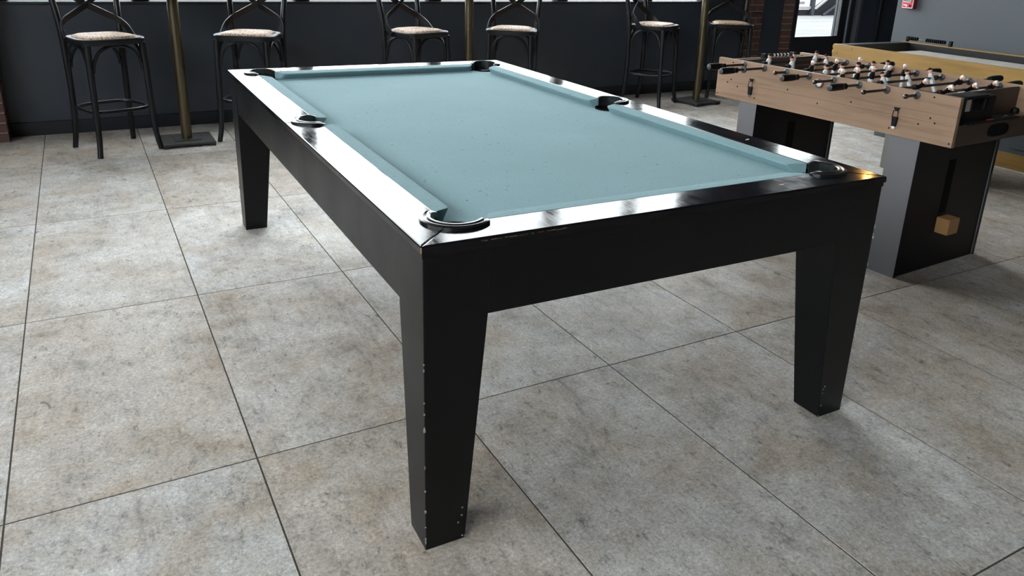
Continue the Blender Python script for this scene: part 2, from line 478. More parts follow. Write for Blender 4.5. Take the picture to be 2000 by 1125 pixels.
obj_ = struct('trim_3', box(B(), 7.56, 7.64, VB-0.02, VB+0.20, 0, 2.75, 0.003), 'navy_trim', 'dark door jamb beside the narrow brick strip', cat='trim')
# glazed door
dr = B()
box(dr, 7.64, 8.66, VB+0.03, VB+0.08, 0.01, 0.545); box(dr, 7.64, 8.66, VB+0.03, VB+0.08, 2.6, 2.75)
box(dr, 8.415, 8.66, VB+0.03, VB+0.08, 0.545, 2.6)
door = struct('door_1', dr, 'frame', 'dark door with a tall glass pane showing a steel stair outside', cat='door')
obj('pane', box(B(), 7.64, 8.415, VB+0.05, VB+0.056, 0.545, 2.6), 'glass', door)
obj('glazing_bar', box(B(), 8.355, 8.367, VB+0.04, VB+0.07, 0.545, 2.6), 'frame', door)
obj('pull_bar', tube(B(), [(8.50, VB-0.02, 0.35), (8.50, VB-0.02, 1.8)], 0.016, 8), 'metal_trim', door, True)
struct('trim_4', box(B(), 8.66, 8.72, VB-0.03, VB+0.20, 0, 2.75, 0.004), 'metal_trim', 'grey metal door jamb right of the glazed door', cat='trim')
struct('trim_5', box(B(), 9.06, 9.12, VB-0.025, VB, 0, 3.3, 0.004), 'navy_trim', 'dark vertical wall strip between the glazed door and the grey wall', cat='trim')

# ------------------------------------------------------------------ outside
struct('ground_outside', box(B(), -45, 75, VB+0.2, 90, -0.3, -0.02), 'pave', 'pale paving outside the glazed door', cat='ground')
VS = 9.9
st = thing('exterior_stair', 'steel stair with pale steps seen through the glazed door', 'stair', (18.0, VS, -0.02))
for k in range(6):
    obj('tread', box(B(), -1.9, 0.0, 0.25*k, 0.25*k+0.27, 0.17+0.115*k, 0.17+0.115*k+0.075, 0.006), 'ext_white', st)
obj('post', box(B(), -0.02, 0.10, -0.04, 0.06, 0, 1.4, 0.006), 'ext_grey', st)
obj('stringer', hexa(B(), [(0.08, -0.05, 0.17), (0.16, -0.05, 0.17), (1.9, -0.05, 1.25), (1.8, -0.05, 1.25)], [(0.08, 0.02, 0.17), (0.16, 0.02, 0.17), (1.9, 0.02, 1.25), (1.8, 0.02, 1.25)]), 'ext_white', st)
obj('side_panel', hexa(B(), [(0.10, 0.03, 0.0), (2.4, 0.03, 0.0), (2.4, 0.03, 1.5), (0.14, 0.03, 0.18)], [(0.10, 0.10, 0.0), (2.4, 0.10, 0.0), (2.4, 0.10, 1.5), (0.14, 0.10, 0.18)]), 'ext_dark', st)
obj('brace', tube(B(), [(0.38, -0.10, 0.01), (0.98, -0.10, 0.34)], 0.04, 4), 'ext_grey', st)
obj('brace', tube(B(), [(0.98, -0.10, 0.01), (0.98, -0.10, 1.2)], 0.03, 6), 'ext_grey', st)
obj('riser_panel', box(B(), -1.9, 0.0, 1.45, 1.55, 0.0, 1.6), 'ext_dark', st)
obj('kick_panel', box(B(), -1.9, -0.02, 0.05, 0.10, 0.0, 0.15), 'ext_dark', st)

# ------------------------------------------------------------------ pool table
PW, PL, PH = 1.4681, 2.6327, 0.80
pt = thing('pool_table', 'large black pool table with faded teal felt and tapered square legs', 'pool table', (0.8967, -4.2628, 0), -0.013713)
ZA = 0.61
def mapx(fx, fy):
    return lambda x, y: (PW-x if fx else x, PL-y if fy else y)
for fx in (0, 1):
    for fy in (0, 1):
        mp = mapx(fx, fy)
        i0, s, t = 0.006, 0.110, 0.164
        bot = [(*mp(x, y), 0.0) for x, y in ((i0, i0), (s, i0), (s, s), (i0, s))]
        top = [(*mp(x, y), ZA) for x, y in ((i0, i0), (t, i0), (t, t), (i0, t))]
        bm = hexa(B(), bot, top, 0.0)
        # upper post
        b2 = [(*mp(x, y), ZA+0.0001) for x, y in ((i0, i0), (t, i0), (t, t), (i0, t))]
        t2 = [(*mp(x, y), 0.768) for x, y in ((i0, i0), (t, i0), (t, t), (i0, t))]
        hexa(bm, b2, t2)
        bmesh.ops.remove_doubles(bm, verts=bm.verts, dist=0.0005)
        bevel(bm, [e for e in bm.edges if abs((e.verts[0].co-e.verts[1].co).z) > 0.1], 0.0025, 2)
        lg = obj('leg', bm, 'black_satin', pt)
        chips = B()
        for k in range(16):
            z = random.uniform(0.005, 0.7)**1.2; x, y = mp(i0-0.0004, i0-0.0004)
            hgt = random.uniform(0.002, 0.008); wd = random.uniform(0.0008, 0.0022)
            box(chips, x-wd, x+wd, y-wd, y+wd, z, z+hgt)
        for k in range(8):
            x, y = mp(s-0.001+random.uniform(-0.02, 0)*(k % 2), i0-0.0003); z = random.uniform(0.0, 0.12)
            if k % 2 == 0: z = 0.003
            box(chips, x-0.002, x+0.002, y-0.0008, y+0.0008, z, z+random.uniform(0.001, 0.005))
        cc = obj('paint_chips', chips, 'chip2', lg); cc['kind'] = 'stuff'; cc['label'] = 'pale chipped spots along the black leg edge'
A0, A1 = 0.010, 0.034
obj('apron', box(B(), 0.1635, PW-0.1635, 0.006, A1, ZA, 0.768), 'black_satin', pt)
obj('apron', box(B(), 0.1635, PW-0.1635, PL-A1, PL-0.006, ZA, 0.768), 'black_satin', pt)
obj('apron', box(B(), A0-0.001, A1, 0.1655, PL-0.1655, ZA, 0.768, 0.001), 'black_satin', pt)
obj('apron', box(B(), PW-A1, PW-A0+0.001, 0.1655, PL-0.1655, ZA, 0.768, 0.001), 'black_satin', pt)
# underside board closing the frame
obj('underside', box(B(), 0.04, PW-0.04, 0.04, PL-0.04, 0.64, 0.66), 'black_satin', pt)
# trim strip between apron and rail
sk = B()
for x0, x1, y0, y1 in ((0.004, PW-0.004, 0.004, 0.03), (0.004, PW-0.004, PL-0.03, PL-0.004), (0.004, 0.03, 0.03, PL-0.03), (PW-0.03, PW-0.004, 0.03, PL-0.03)):
    box(sk, x0, x1, y0, y1, 0.769, 0.781)
obj('rail_skirt', sk, 'black_satin', pt)
CC, CR, TT = 0.14, 0.062, 0.112
MC, MR = 0.105, 0.062
def arc(cx, cy, r, a0, a1, n=12):
    return [(cx+r*math.cos(math.radians(a0+(a1-a0)*k/n)), cy+r*math.sin(math.radians(a0+(a1-a0)*k/n))) for k in range(n+1)]
e = 0.0006
a_h = math.degrees(math.asin((TT-CC)/CR))   # -26.8
endrail = [(e, 0), (PW-e, 0)]
ar = arc(CC, CC, CR, 225, 360+a_h)
endrail += [(PW-x, y) for x, y in ar] + ar[::-1]
a_v = 90-a_h
mid_dy = math.sqrt(MR**2-(TT-MC)**2); a_m = math.degrees(math.atan2(-mid_dy, TT-MC)) % 360
siderail = [(0, 2*e), *[(x, y+e) for x, y in arc(CC, CC, CR, 225, a_v)], *arc(MC, PL/2, MR, a_m, 182), (0, PL/2-0.0012)]
for fy in (0, 1):
    mp = mapx(0, fy)
    obj('rail', prism(B(), [mp(x, y) for x, y in endrail][::(-1 if fy else 1)], 0.782, PH, 0.004), 'rail', pt)
for fx in (0, 1):
    for fy in (0, 1):
        mp = mapx(fx, fy)
        P = [mp(x, y) for x, y in siderail]
        if not (fx ^ fy): P = P[::-1]
        obj('rail', prism(B(), P, 0.782, PH, 0.004), 'rail', pt)
# slate bed
bed = []
RB = 0.060
q0 = 0.112
aa = math.degrees(math.acos((q0-CC)/RB))
corner = arc(CC, CC, RB, aa, 90-aa, 14)          # from left edge round to near edge
ma = math.degrees(math.acos((q0-MC)/RB))
midp = arc(MC, PL/2, RB, ma, -ma, 14)
bed += midp + corner
bed += [(PW-x, y) for x, y in corner[::-1]] + [(PW-x, y) for x, y in midp[::-1]]
bed += [(PW-x, PL-y) for x, y in corner] + [(x, PL-y) for x, y in corner[::-1]]
bd = obj('bed', prism(B(), bed[::-1], 0.735, 0.766), 'felt', pt); bd['label'] = 'faded teal felt playing surface'
# cushions
prof = [(0.1125, 0.7995), (0.140, 0.7975), (0.1645, 0.7945), (0.1668, 0.7922), (0.1664, 0.7895), (0.146, 0.7662), (0.1125, 0.7662)]
def cushion(along, fx, fy, e0o, e0n, e1o, e1n):
    bm = B(); rings = []
    def pos(d, s, z):
        x, y = (s, d) if along == 'x' else (d, s)
        x, y = mapx(fx, fy)(x, y); return (x, y, z)
    def st(eo, en, inset, add):
        out = []
        for d, z in prof:
            k = (d-0.1125)/(0.1668-0.1125)
            dd = d-inset*k; out.append(bm.verts.new(pos(dd, eo+(en-eo)*k+add, z)))
        return out
    rings.append(st(e0o, e0n-0.006, 0.007, 0)); rings.append(st(e0o+0.004, e0n+0.002, 0.0025, 0.0)); rings.append(st(e0o+0.02, e0n+0.014, 0, 0))
    rings.append(st(e1o-0.02, e1n-0.014, 0, 0)); rings.append(st(e1o-0.004, e1n-0.002, 0.0025, 0)); rings.append(st(e1o, e1n+0.006, 0.007, 0))
    n = len(prof)
    for A, C in zip(rings, rings[1:]):
        for k in range(n): bm.faces.new([A[k], A[(k+1) % n], C[(k+1) % n], C[k]])
    bm.faces.new(rings[0]); bm.faces.new(rings[-1][::-1])
    o = obj('cushion', bm, 'felt', pt)
    return o
for fy in (0, 1): cushion('x', 0, fy, 0.203, 0.240, PW-0.203, PW-0.240)
for fx in (0, 1):
    cushion('y', fx, 0, 0.205, 0.242, PL/2-0.060, PL/2-0.076)
    cushion('y', fx, 1, 0.205, 0.242, PL/2-0.060, PL/2-0.076)
# pockets: raised moulding + well
def casting(cx, cy, r, a0, a1, mp, name='pocket_ring'):
    bm = B()
    pr_ = [(r+0.024, 0.0), (r+0.024, 0.008), (r+0.020, 0.012), (r+0.014, 0.0125), (r+0.0115, 0.008), (r+0.009, 0.009), (r+0.006, 0.0145), (r+0.001, 0.015), (r-0.003, 0.011), (r-0.004, -0.030), (r+0.001, -0.030), (r+0.001, 0.0)]
    n = 22; rings = []
    for i in range(n+1):
        t = i/n; a = math.radians(a0+(a1-a0)*t)
        # ends sweep down and taper
        tap = min(1, min(t, 1-t)/0.10); kk = 0.35+0.65*math.sin(tap*PI/2)
        ring = []
        for rr, z in pr_:
            r2 = r+(rr-r)*(0.45+0.55*math.sin(tap*PI/2)) if rr > r else rr
            x, y = mp(cx+r2*math.cos(a), cy+r2*math.sin(a))
            ring.append(bm.verts.new((x, y, PH+(z*kk*0.72 if z > 0 else z))))
        rings.append(ring)
    m = len(pr_)
    for A, C in zip(rings, rings[1:]):
        for k in range(m): bm.faces.new([A[k], A[(k+1) % m], C[(k+1) % m], C[k]])
    bm.faces.new(rings[0]); bm.faces.new(rings[-1][::-1])
    o = obj(name, bm, 'pocket', pt, smooth=True)
    w_ = B()
    ring1 = []
    prf = [(r-0.003, -0.028), (r-0.006, -0.10), (r-0.02, -0.135), (0.001, -0.14)]
    lathe(w_, prf, 20, (*mp(cx, cy), PH), cap=False)
    obj('pocket_well', w_, 'pocket_well', o, smooth=True)
    return o
for fx in (0, 1):
    for fy in (0, 1):
        casting(CC, CC, CR, 116, 334, mapx(fx, fy))
    casting(MC, PL/2, MR, 76, 284, mapx(fx, 0))
# worn spots on the rails
def chip(x, y, rot, l, wd):
    bm = B(); pts = [(-l/2, 0), (-l*0.1, wd/2), (l/2, wd*0.15), (l*0.15, -wd/2)]
    c_, s_ = math.cos(rot), math.sin(rot)
    prism(bm, [(x+a*c_-b*s_, y+a*s_+b*c_) for a, b in pts], PH-0.0002, PH+0.0004)
    obj('wood_chip', bm, 'chip', pt)
chip(1.412, 0.527, 0.4, 0.030, 0.010); chip(1.095, 0.055, 0.1, 0.024, 0.009)
wear = B()
for k in range(16):
    x = 0.14+k*0.014+random.uniform(-.004, .004)
    z = 0.7905+random.uniform(0, 0.0015)
    box(wear, x, x+random.uniform(0.004, 0.018), -0.0003, 0.003, z, z+random.uniform(0.0004, 0.0014))
box(wear, -0.0005, 0.002, -0.0005, 0.002, 0.783, 0.7965)
o = obj('worn_edge', wear, 'box_wood', pt); o['kind'] = 'stuff'; o['label'] = 'bare wood showing along the worn near rail edge'

# ------------------------------------------------------------------ bar stools
def make_stool():
    r = thing('bar_stool', 'x', 'stool', group='black cross-back bar stools along the dark wall')
    S = 'stool'
    # seat frame: rounded trapezoid ring
    def outline(k, n=40):
        out = []
        for i in range(n):
            a = 2*PI*i/n; c_, s_ = math.cos(a), math.sin(a)
            pw = 0.52
            x = math.copysign(abs(c_)**pw, c_); y = math.copysign(abs(s_)**pw, s_)
            hw = 0.212-0.016*y; hy = 0.205
            out.append((x*hw*k, y*hy*k - 0.004))
        return out
    bm = B(); o1 = outline(1.0); o2 = outline(0.84)
    vt = [[bm.verts.new((x*q, y*q, z)) for x, y in src] for src, q, z in ((o1, 0.985, 0.728), (o1, 1.0, 0.745), (o1, 1.0, 0.762), (o1, 0.975, 0.768), (o2, 1, 0.766), (o2, 1, 0.728))]
    n = len(o1)
    for A, C in zip(vt, vt[1:]+vt[:1]):
        for k in range(n): bm.faces.new([A[k], A[(k+1) % n], C[(k+1) % n], C[k]])
    obj('seat_frame', bm, S, r, True)
    bm = B(); rings = []
    for f, z in ((0.845, 0.764), (0.80, 0.776), (0.70, 0.783), (0.5, 0.787), (0.25, 0.789)):
        rings.append([bm.verts.new((x, y, z)) for x, y in outline(f)])
    for A, C in zip(rings, rings[1:]):
        for k in range(n): bm.faces.new([A[k], A[(k+1) % n], C[(k+1) % n], C[k]])
    bm.faces.new(rings[-1]); bm.faces.new([bm.verts.new((v.co.x, v.co.y, 0.75)) for v in rings[0]][::-1])
    s_ = obj('seat_pad', bm, 'rattan', r, True); s_['label'] = 'pale woven rattan seat'
    for sx in (-1, 1):
        pts = catmull([(sx*0.176, -0.170, 0.735), (sx*0.180, -0.176, 0.55), (sx*0.184, -0.182, 0.30), (sx*0.190, -0.189, 0.12), (sx*0.206, -0.206, 0.0)], 5)
        obj('leg', tube(B(), pts, [0.0225-0.0045*min(1, i/len(pts)*1.2) for i in range(len(pts))], 10), S, r, True)
        pts = catmull([(sx*0.190, 0.178, 0.80), (sx*0.186, 0.172, 0.60), (sx*0.184, 0.176, 0.35), (sx*0.190, 0.188, 0.14), (sx*0.200, 0.214, 0.0)], 5)
        lg = obj('leg', tube(B(), pts, [0.0225-0.0045*min(1, i/len(pts)*1.2) for i in range(len(pts))], 10), S, r, True)
        obj('screw', lathe(B(), [(0.004, 0), (0.004, 0.003), (0.002, 0.005)], 8, (sx*0.193+0.0, 0.208, 0.865), 'y'), 'chrome', lg)
    hoop = catmull([(-0.190, 0.178, 0.78), (-0.197, 0.190, 0.90), (-0.205, 0.215, 1.02), (-0.185, 0.238, 1.12), (-0.10, 0.250, 1.165), (0, 0.254, 1.175), (0.10, 0.250, 1.165), (0.185, 0.238, 1.12), (0.205, 0.215, 1.02), (0.197, 0.190, 0.90), (0.190, 0.178, 0.78)], 5)
    obj('back_hoop', tube(B(), hoop, 0.0205, 10), S, r, True)
    for sx in (-1, 1):
        k = 0.004*sx
        pts = catmull([(-sx*0.150, 0.228+k, 1.125), (-sx*0.07, 0.212+k, 1.02), (0.0, 0.198+k, 0.962), (sx*0.10, 0.182+k, 0.905), (sx*0.172, 0.160, 0.862), (sx*0.212, 0.110, 0.812), (sx*0.224, 0.045, 0.748)], 5)
        obj('cross_brace', tube(B(), pts, 0, flat=(0.042, 0.008), up=(0.15*sx, -0.35, 1)), S, r)
    # bentwood arches under the seat
    def arch(p0, p1):
        a = Vector(p0); b = Vector(p1); m_ = (a+b)/2; m_.z = 0
        pts = []
        for t, z in ((0, 0.555), (0.03, 0.615), (0.15, 0.685), (0.35, 0.718), (0.5, 0.722), (0.65, 0.718), (0.85, 0.685), (0.97, 0.615), (1, 0.555)):
            p = a.lerp(b, t); p.z = z; pts.append(p)
        return tube(B(), catmull(pts, 3), 0.0118, 8)
    c_ = 0.158
    L4 = [(-c_, -0.176, 0), (c_, -0.176, 0), (c_+0.006, 0.172, 0), (-c_-0.006, 0.172, 0)]
    obj('arch_brace', arch(L4[0], L4[1]), S, r, True)
    obj('arch_brace', arch(L4[3], L4[2]), S, r, True)
    for sx in (-1, 1):
        obj('arch_brace', arch((sx*0.180, -0.154, 0), (sx*0.182, 0.150, 0)), S, r, True)
    ring = []
    for i in range(36):
        a = 2*PI*i/36; c1, s1 = math.cos(a), math.sin(a); pw = 0.62
        ring.append((math.copysign(abs(c1)**pw, c1)*0.196, math.copysign(abs(s1)**pw, s1)*0.190, 0.295))
    obj('footrest_ring', tube(B(), ring, 0.0125, 8, closed=True), S, r, True)
    return r
def copy_tree(o, parent=None):
    c = o.copy(); COL.objects.link(c); c.parent = parent
    for ch in list(o.children): copy_tree(ch, c)
    return c
stool0 = make_stool()
stools = [
    (0.454, 0.329, 0.361, 'black cross-back bar stool at the far left, leftmost of the row'),
    (1.401, 0.354, -0.529, 'black cross-back bar stool right of the left brass pole, partly behind the pool table corner'),
    (2.688, 0.332, 0.381, 'third black cross-back bar stool from the left, just left of the middle brass pole'),
    (3.568, 0.337, -0.620, 'black cross-back bar stool just right of the middle brass pole'),
    (5.217, 0.500, 0.500, 'black cross-back bar stool just left of the right brass pole, fifth from the left'),
    (6.196, 0.500, -0.542, 'rightmost black cross-back bar stool, in front of the brick pier'),
]
for i, (x, y, a, lb) in enumerate(stools):
    o = stool0 if i == 0 else copy_tree(stool0)
    o.location = (x, y, 0); o.rotation_euler = (0, 0, a); o['label'] = lb

# ------------------------------------------------------------------ bistro tables (only pole and foot plate are in view)
def make_bistro():
    r = thing('bar_table', 'x', 'table', group='tall pole tables between the bar stools')
    bm = box(B(), -0.175, 0.175, -0.175, 0.175, 0.012, 0.030, 0.004, 2)
    pl = obj('base_plate', bm, 'iron', r)
    for sx in (-1, 1):
        for sy in (-1, 1): obj('foot_pad', box(B(), sx*0.150-0.022, sx*0.150+0.022, sy*0.150-0.022, sy*0.150+0.022, 0.0, 0.012, 0.003), 'iron', pl)
    obj('inner_plate', box(B(), -0.09, 0.09, -0.09, 0.09, 0.030, 0.034, 0.002), 'iron', pl)
    obj('pole', lathe(B(), [(0.036, 0.034), (0.036, 1.04)], 20), 'brass', r, True)
    obj('tabletop', lathe(B(), [(0.29, 1.04), (0.30, 1.045), (0.30, 1.062), (0.295, 1.067)], 36), 'black_satin', r, True)
    return r
t0 = make_bistro()
for i, (x, y, a, lb) in enumerate([(0.905, 0.345, 0.0, 'slim brass pole on a square dark plate beside the leftmost bar stool'),
                               (3.16, 0.345, 0.0, 'middle brass pole seen behind the far rail of the pool table'),
                               (5.70, 0.340, 0.12, 'brass pole on a square plate between the two rightmost bar stools')]):
    o = t0 if i == 0 else copy_tree(t0)
    o.location = (x, y, 0); o.rotation_euler = (0, 0, a); o['label'] = lb

# ------------------------------------------------------------------ foosball table
FW, FL_, FZT, FZB = 0.70, 1.388, 0.8737, 0.6594
fb = thing('foosball_table', 'grey-oak foosball table on two grey and black pedestal legs', 'foosball table', (3.5146, -3.7521, 0), 0.0566)
ST = 0.022
def side_panel(a0, a1, name_lab=None):
    obj('side_board', box(B(), a0, a1, 0, FL_, FZB, 0.7512, 0.0008), 'oak', fb)
    return obj('side_panel', box(B(), a0, a1, 0, FL_, 0.7516, FZT, 0.0008), 'oak', fb)
spn = side_panel(0, ST); spf = side_panel(FW-ST, FW)
obj('end_panel', box(B(), ST, FW-ST, 0.004, 0.024, FZB, 0.752, 0.001), 'oak_dark', fb)
obj('end_panel', box(B(), ST, FW-ST, FL_-0.024, FL_-0.004, FZB, 0.86, 0.001), 'oak', fb)
obj('floor_board', box(B(), ST, FW-ST, 0.024, FL_-0.024, FZB+0.01, FZB+0.03), 'black_lam', fb)
ep = B()
# inner end wall with goal opening
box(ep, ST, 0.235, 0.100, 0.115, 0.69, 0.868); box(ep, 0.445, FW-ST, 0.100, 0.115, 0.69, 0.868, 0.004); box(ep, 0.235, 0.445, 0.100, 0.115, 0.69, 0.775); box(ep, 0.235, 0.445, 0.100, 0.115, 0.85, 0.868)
obj('goal_wall', ep, 'oak_dark', fb)
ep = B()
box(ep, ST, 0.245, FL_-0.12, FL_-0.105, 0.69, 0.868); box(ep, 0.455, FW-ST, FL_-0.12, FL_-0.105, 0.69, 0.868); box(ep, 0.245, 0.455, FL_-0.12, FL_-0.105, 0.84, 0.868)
obj('goal_wall', ep, 'oak_dark', fb)
obj('playing_field', box(B(), ST, FW-ST, 0.115, FL_-0.12, 0.765, 0.775), 'field', fb)
# black ball-return housing at the near end
gb = B()
box(gb, 0.024, 0.092, 0.022, 0.098, 0.752, 0.868, 0.004); box(gb, 0.262, 0.350, 0.030, 0.098, 0.752, 0.862, 0.012, 2)
box(gb, 0.092, 0.262, 0.022, 0.098, 0.855, 0.870, 0.003)
hexa(gb, [(0.092, 0.022, 0.752), (0.262, 0.022, 0.752), (0.262, 0.098, 0.752), (0.092, 0.098, 0.752)], [(0.092, 0.022, 0.806), (0.262, 0.022, 0.806), (0.262, 0.098, 0.765), (0.092, 0.098, 0.765)])
gr = obj('ball_return', gb, 'black_plastic', fb)
obj('ball_tray', box(B(), 0.10, 0.50, -0.012, 0.060, 0.752, 0.762, 0.004, 2), 'black_plastic', fb)
obj('tray_badge', box(B(), 0.245, 0.285, -0.006, 0.004, 0.762, 0.765), 'red', fb)
obj('knob', lathe(B(), [(0.004, -0.012), (0.016, -0.008), (0.019, 0.004), (0.014, 0.016), (0.003, 0.020)], 14, (0.530, 0.03, 0.772)), 'black_plastic', fb, True)
obj('latch_clip', tube(B(), catmull([(0.36, 0.0, 0.764), (0.385, -0.004, 0.772), (0.42, 0.0, 0.765)], 4), 0.002, 6), 'chrome', fb, True)
# dark oval ball hole in the end panel
bm = B(); pts = []
for k in range(24):
    a = 2*PI*k/24; c1, s1 = math.cos(a), math.sin(a)
    pts.append((0.362+0.088*math.copysign(abs(c1)**0.7, c1), 0.708+0.030*math.copysign(abs(s1)**0.7, s1)))
f0 = [bm.verts.new((x, 0.0032, z)) for x, z in pts]; f1 = [bm.verts.new((0.362+(x-0.362)*0.92, -0.001, 0.708+(z-0.708)*0.9)) for x, z in pts]
f2 = [bm.verts.new((0.362+(x-0.362)*0.80, 0.0034, 0.708+(z-0.708)*0.75)) for x, z in pts]
for A, C in ((f0, f1), (f1, f2)):
    for k in range(24): bm.faces.new([A[k], A[(k+1) % 24], C[(k+1) % 24], C[k]])
bm.faces.new(f2)
obj('ball_hole', bm, 'pocket_well', fb)
# pedestal legs
def pedestal(b0, b1, e0, e1):
    bm = B()
    p = obj('leg', box(bm, e0+0.0005, e0+0.018, b0, b1, 0, FZB, 0.0008), 'grey_lam', fb)
    obj('leg_panel', box(B(), e0+0.018, e1-0.018, b0+0.006, b1-0.006, 0, FZB-0.0005), 'black_lam', p)
    obj('leg_edge', box(B(), e1-0.018, e1, b0, b1, 0, FZB, 0.0008), 'grey_lam', p)
    obj('edge_strip', box(B(), e0+0.0, e0+0.018, b0-0.0015, b0, 0, FZB), 'black_lam', p)
    obj('edge_strip', box(B(), e1-0.018, e1, b0-0.0015, b0, 0, FZB), 'black_lam', p)
    return p
p1 = pedestal(0.1445, 0.293, 0.006, 0.694)
p2 = pedestal(1.085, 1.205, 0.004, 0.690)
obj('slot', box(B(), 0.291, 0.349, 0.1492, 0.1512, 0.278, 0.54), 'pocket_well', p1)
o = obj('wooden_block', box(B(), 0.285, 0.372, 0.085, 0.150, 0.185, 0.262, 0.0015), 'box_wood', p1); o['label'] = 'small brown wooden block on the dark leg panel'
o = obj('slot', box(B(), 0.291, 0.349, 1.0890, 1.0912, 0.278, 0.54), 'pocket_well', p2)
# screws on the near side
for b_, z_ in [(1.282, 0.856), (1.282, 0.764), (1.307, 0.746), (1.232, 0.732), (1.375, 0.674), (1.103, 0.689), (0.893, 0.769), (0.702, 0.731), (0.516, 0.77), (0.117, 0.859), (0.116, 0.768), (0.093, 0.75), (0.166, 0.733), (0.3, 0.688), (0.013, 0.676)]:
    obj('screw', lathe(B(), [(0.0045, 0.001), (0.004, -0.0012), (0.002, -0.003), (0.0005, -0.0034)], 8, (0, b_, z_), 'x'), 'black_plastic', spn)
# bottle-opener shaped levers: fan head, square loop, dark body, pale tip
def opener(b_, zt, tip):
    r = obj('latch_body', hexa(B(), [(-0.012, b_-0.013, zt-0.045), (-0.001, b_-0.013, zt-0.045), (-0.001, b_+0.013, zt-0.045), (-0.012, b_+0.013, zt-0.045)],
        [(-0.012, b_-0.009, zt-0.088), (-0.001, b_-0.009, zt-0.088), (-0.001, b_+0.009, zt-0.088), (-0.012, b_+0.009, zt-0.088)]), 'black_plastic', fb)
    obj('latch_head', hexa(B(), [(-0.008, b_-0.014, zt-0.003), (-0.001, b_-0.014, zt-0.003), (-0.001, b_+0.014, zt-0.003), (-0.008, b_+0.014, zt-0.003)],
        [(-0.008, b_-0.006, zt-0.018), (-0.001, b_-0.006, zt-0.018), (-0.001, b_+0.006, zt-0.018), (-0.008, b_+0.006, zt-0.018)]), 'black_plastic', r)
    obj('latch_loop', tube(B(), [(-0.009, b_-0.011, zt-0.018), (-0.009, b_+0.011, zt-0.018), (-0.011, b_+0.013, zt-0.048), (-0.011, b_-0.013, zt-0.048)], 0.0022, 6, closed=True), 'black_plastic', r)
    obj('latch_tip', hexa(B(), [(-0.011, b_-0.009, zt-0.086), (-0.001, b_-0.009, zt-0.086), (-0.001, b_+0.009, zt-0.086), (-0.011, b_+0.009, zt-0.086)],
        [(-0.010, b_-0.005, zt-0.099), (-0.001, b_-0.005, zt-0.099), (-0.001, b_+0.005, zt-0.099), (-0.010, b_+0.005, zt-0.099)]), tip, r)
opener(0.275, 0.790, 'white_paint'); opener(1.133, 0.792, 'chrome')
# ball entry cup ring
obj('serving_cup', tube(B(), [(-0.010, 0.704+0.021*math.cos(2*PI*k/20), 0.830+0.018*math.sin(2*PI*k/20)) for k in range(20)], 0.004, 6, closed=True), 'dark_chrome', spn, True)
obj('cup_lining', lathe(B(), [(0.019, -0.003), (0.018, 0.001)], 18, (0, 0.704, 0.830), 'x'), 'white_paint', spn)

# rods with players.  near_ext / far_ext: how far the rod sticks out on each side
ZR = 0.855
bs = [1.2, 1.06, 0.915, 0.774, 0.63, 0.488, 0.344, 0.197]
rods = [  # b, team, near handle?, near_ext, far_ext, lean, player positions
    (bs[0], 'w', True, 0.265, 0.06, 0.1, [0.19, 0.393, 0.583]),
    (bs[1], 'w', True, 0.320, 0.05, -0.2, [0.217, 0.503]),
    (bs[2], 'b', False, 0.095, 0.20, 0.15, [0.19, 0.386, 0.583]),
    (bs[3], 'w', True, 0.200, 0.06, 0.05, [0.123, 0.245, 0.374, 0.504, 0.629]),
    (bs[4], 'b', False, 0.150, 0.19, 0.0, [0.062, 0.180, 0.301, 0.437, 0.568]),
    (bs[5], 'w', True, 0.215, 0.06, -0.45, [0.193, 0.392, 0.588]),
    (bs[6], 'b', False, 0.180, 0.27, 0.75, [0.249, 0.556]),
    (bs[7], 'b', False, 0.095, 0.17, 0.9, [0.205, 0.40, 0.575]),
]
def handle(bm, a0, sgn):
    prof = [(0.010, 0), (0.015, 0.004), (0.012, 0.014), (0.0155, 0.022), (0.016, 0.030), (0.011, 0.034), (0.0165, 0.040), (0.0175, 0.075), (0.0165, 0.112), (0.0155, 0.116), (0.008, 0.117)]
    lathe(bm, [(r_, sgn*h_) for r_, h_ in prof], 10, (a0, 0, 0), 'x')
PM = {}
def pmesh(team):
    """a little table-football man in pieces: shirt body, shorts, head, cap"""
    d = {}
    bm = B(); lathe(bm, [(0.010, -0.012), (0.0125, -0.004), (0.0135, 0.006), (0.0145, 0.016), (0.013, 0.024), (0.006, 0.028)], 10)
    for v in bm.verts: v.co.y *= 0.75
    for sx in (-1, 1): tube(bm, [(sx*0.013, 0, 0.020), (sx*0.0165, 0.002, 0.008), (sx*0.014, -0.004, -0.006)], 0.0042, 6)
    d['torso'] = (bm, 'black_plastic' if team == 'b' else 'white_paint')
    bm = B(); hexa(bm, [(-0.008, -0.008, -0.075), (0.008, -0.008, -0.075), (0.008, 0.008, -0.075), (-0.008, 0.008, -0.075)], [(-0.0115, -0.009, -0.010), (0.0115, -0.009, -0.010), (0.0115, 0.009, -0.010), (-0.0115, 0.009, -0.010)], 0.002)
    d['legs'] = (bm, 'white_paint' if team == 'b' else 'white_paint')
    bm = B(); lathe(bm, [(0.0045, 0.026), (0.0085, 0.031), (0.0105, 0.038), (0.0095, 0.045), (0.005, 0.049)], 10)
    box(bm, -0.002, 0.002, -0.013, -0.009, 0.035, 0.040)
    d['head'] = (bm, 'skin')
    bm = B(); lathe(bm, [(0.0108, 0.0425), (0.0108, 0.047), (0.008, 0.052), (0.002, 0.054)], 10)
    hexa(bm, [(-0.006, -0.018, 0.0425), (0.006, -0.018, 0.0425), (0.006, -0.006, 0.0425), (-0.006, -0.006, 0.0425)], [(-0.006, -0.018, 0.0445), (0.006, -0.018, 0.0445), (0.006, -0.006, 0.0455), (-0.006, -0.006, 0.0455)])
    d['cap'] = (bm, 'white_paint' if team == 'b' else 'black_plastic')
    return d
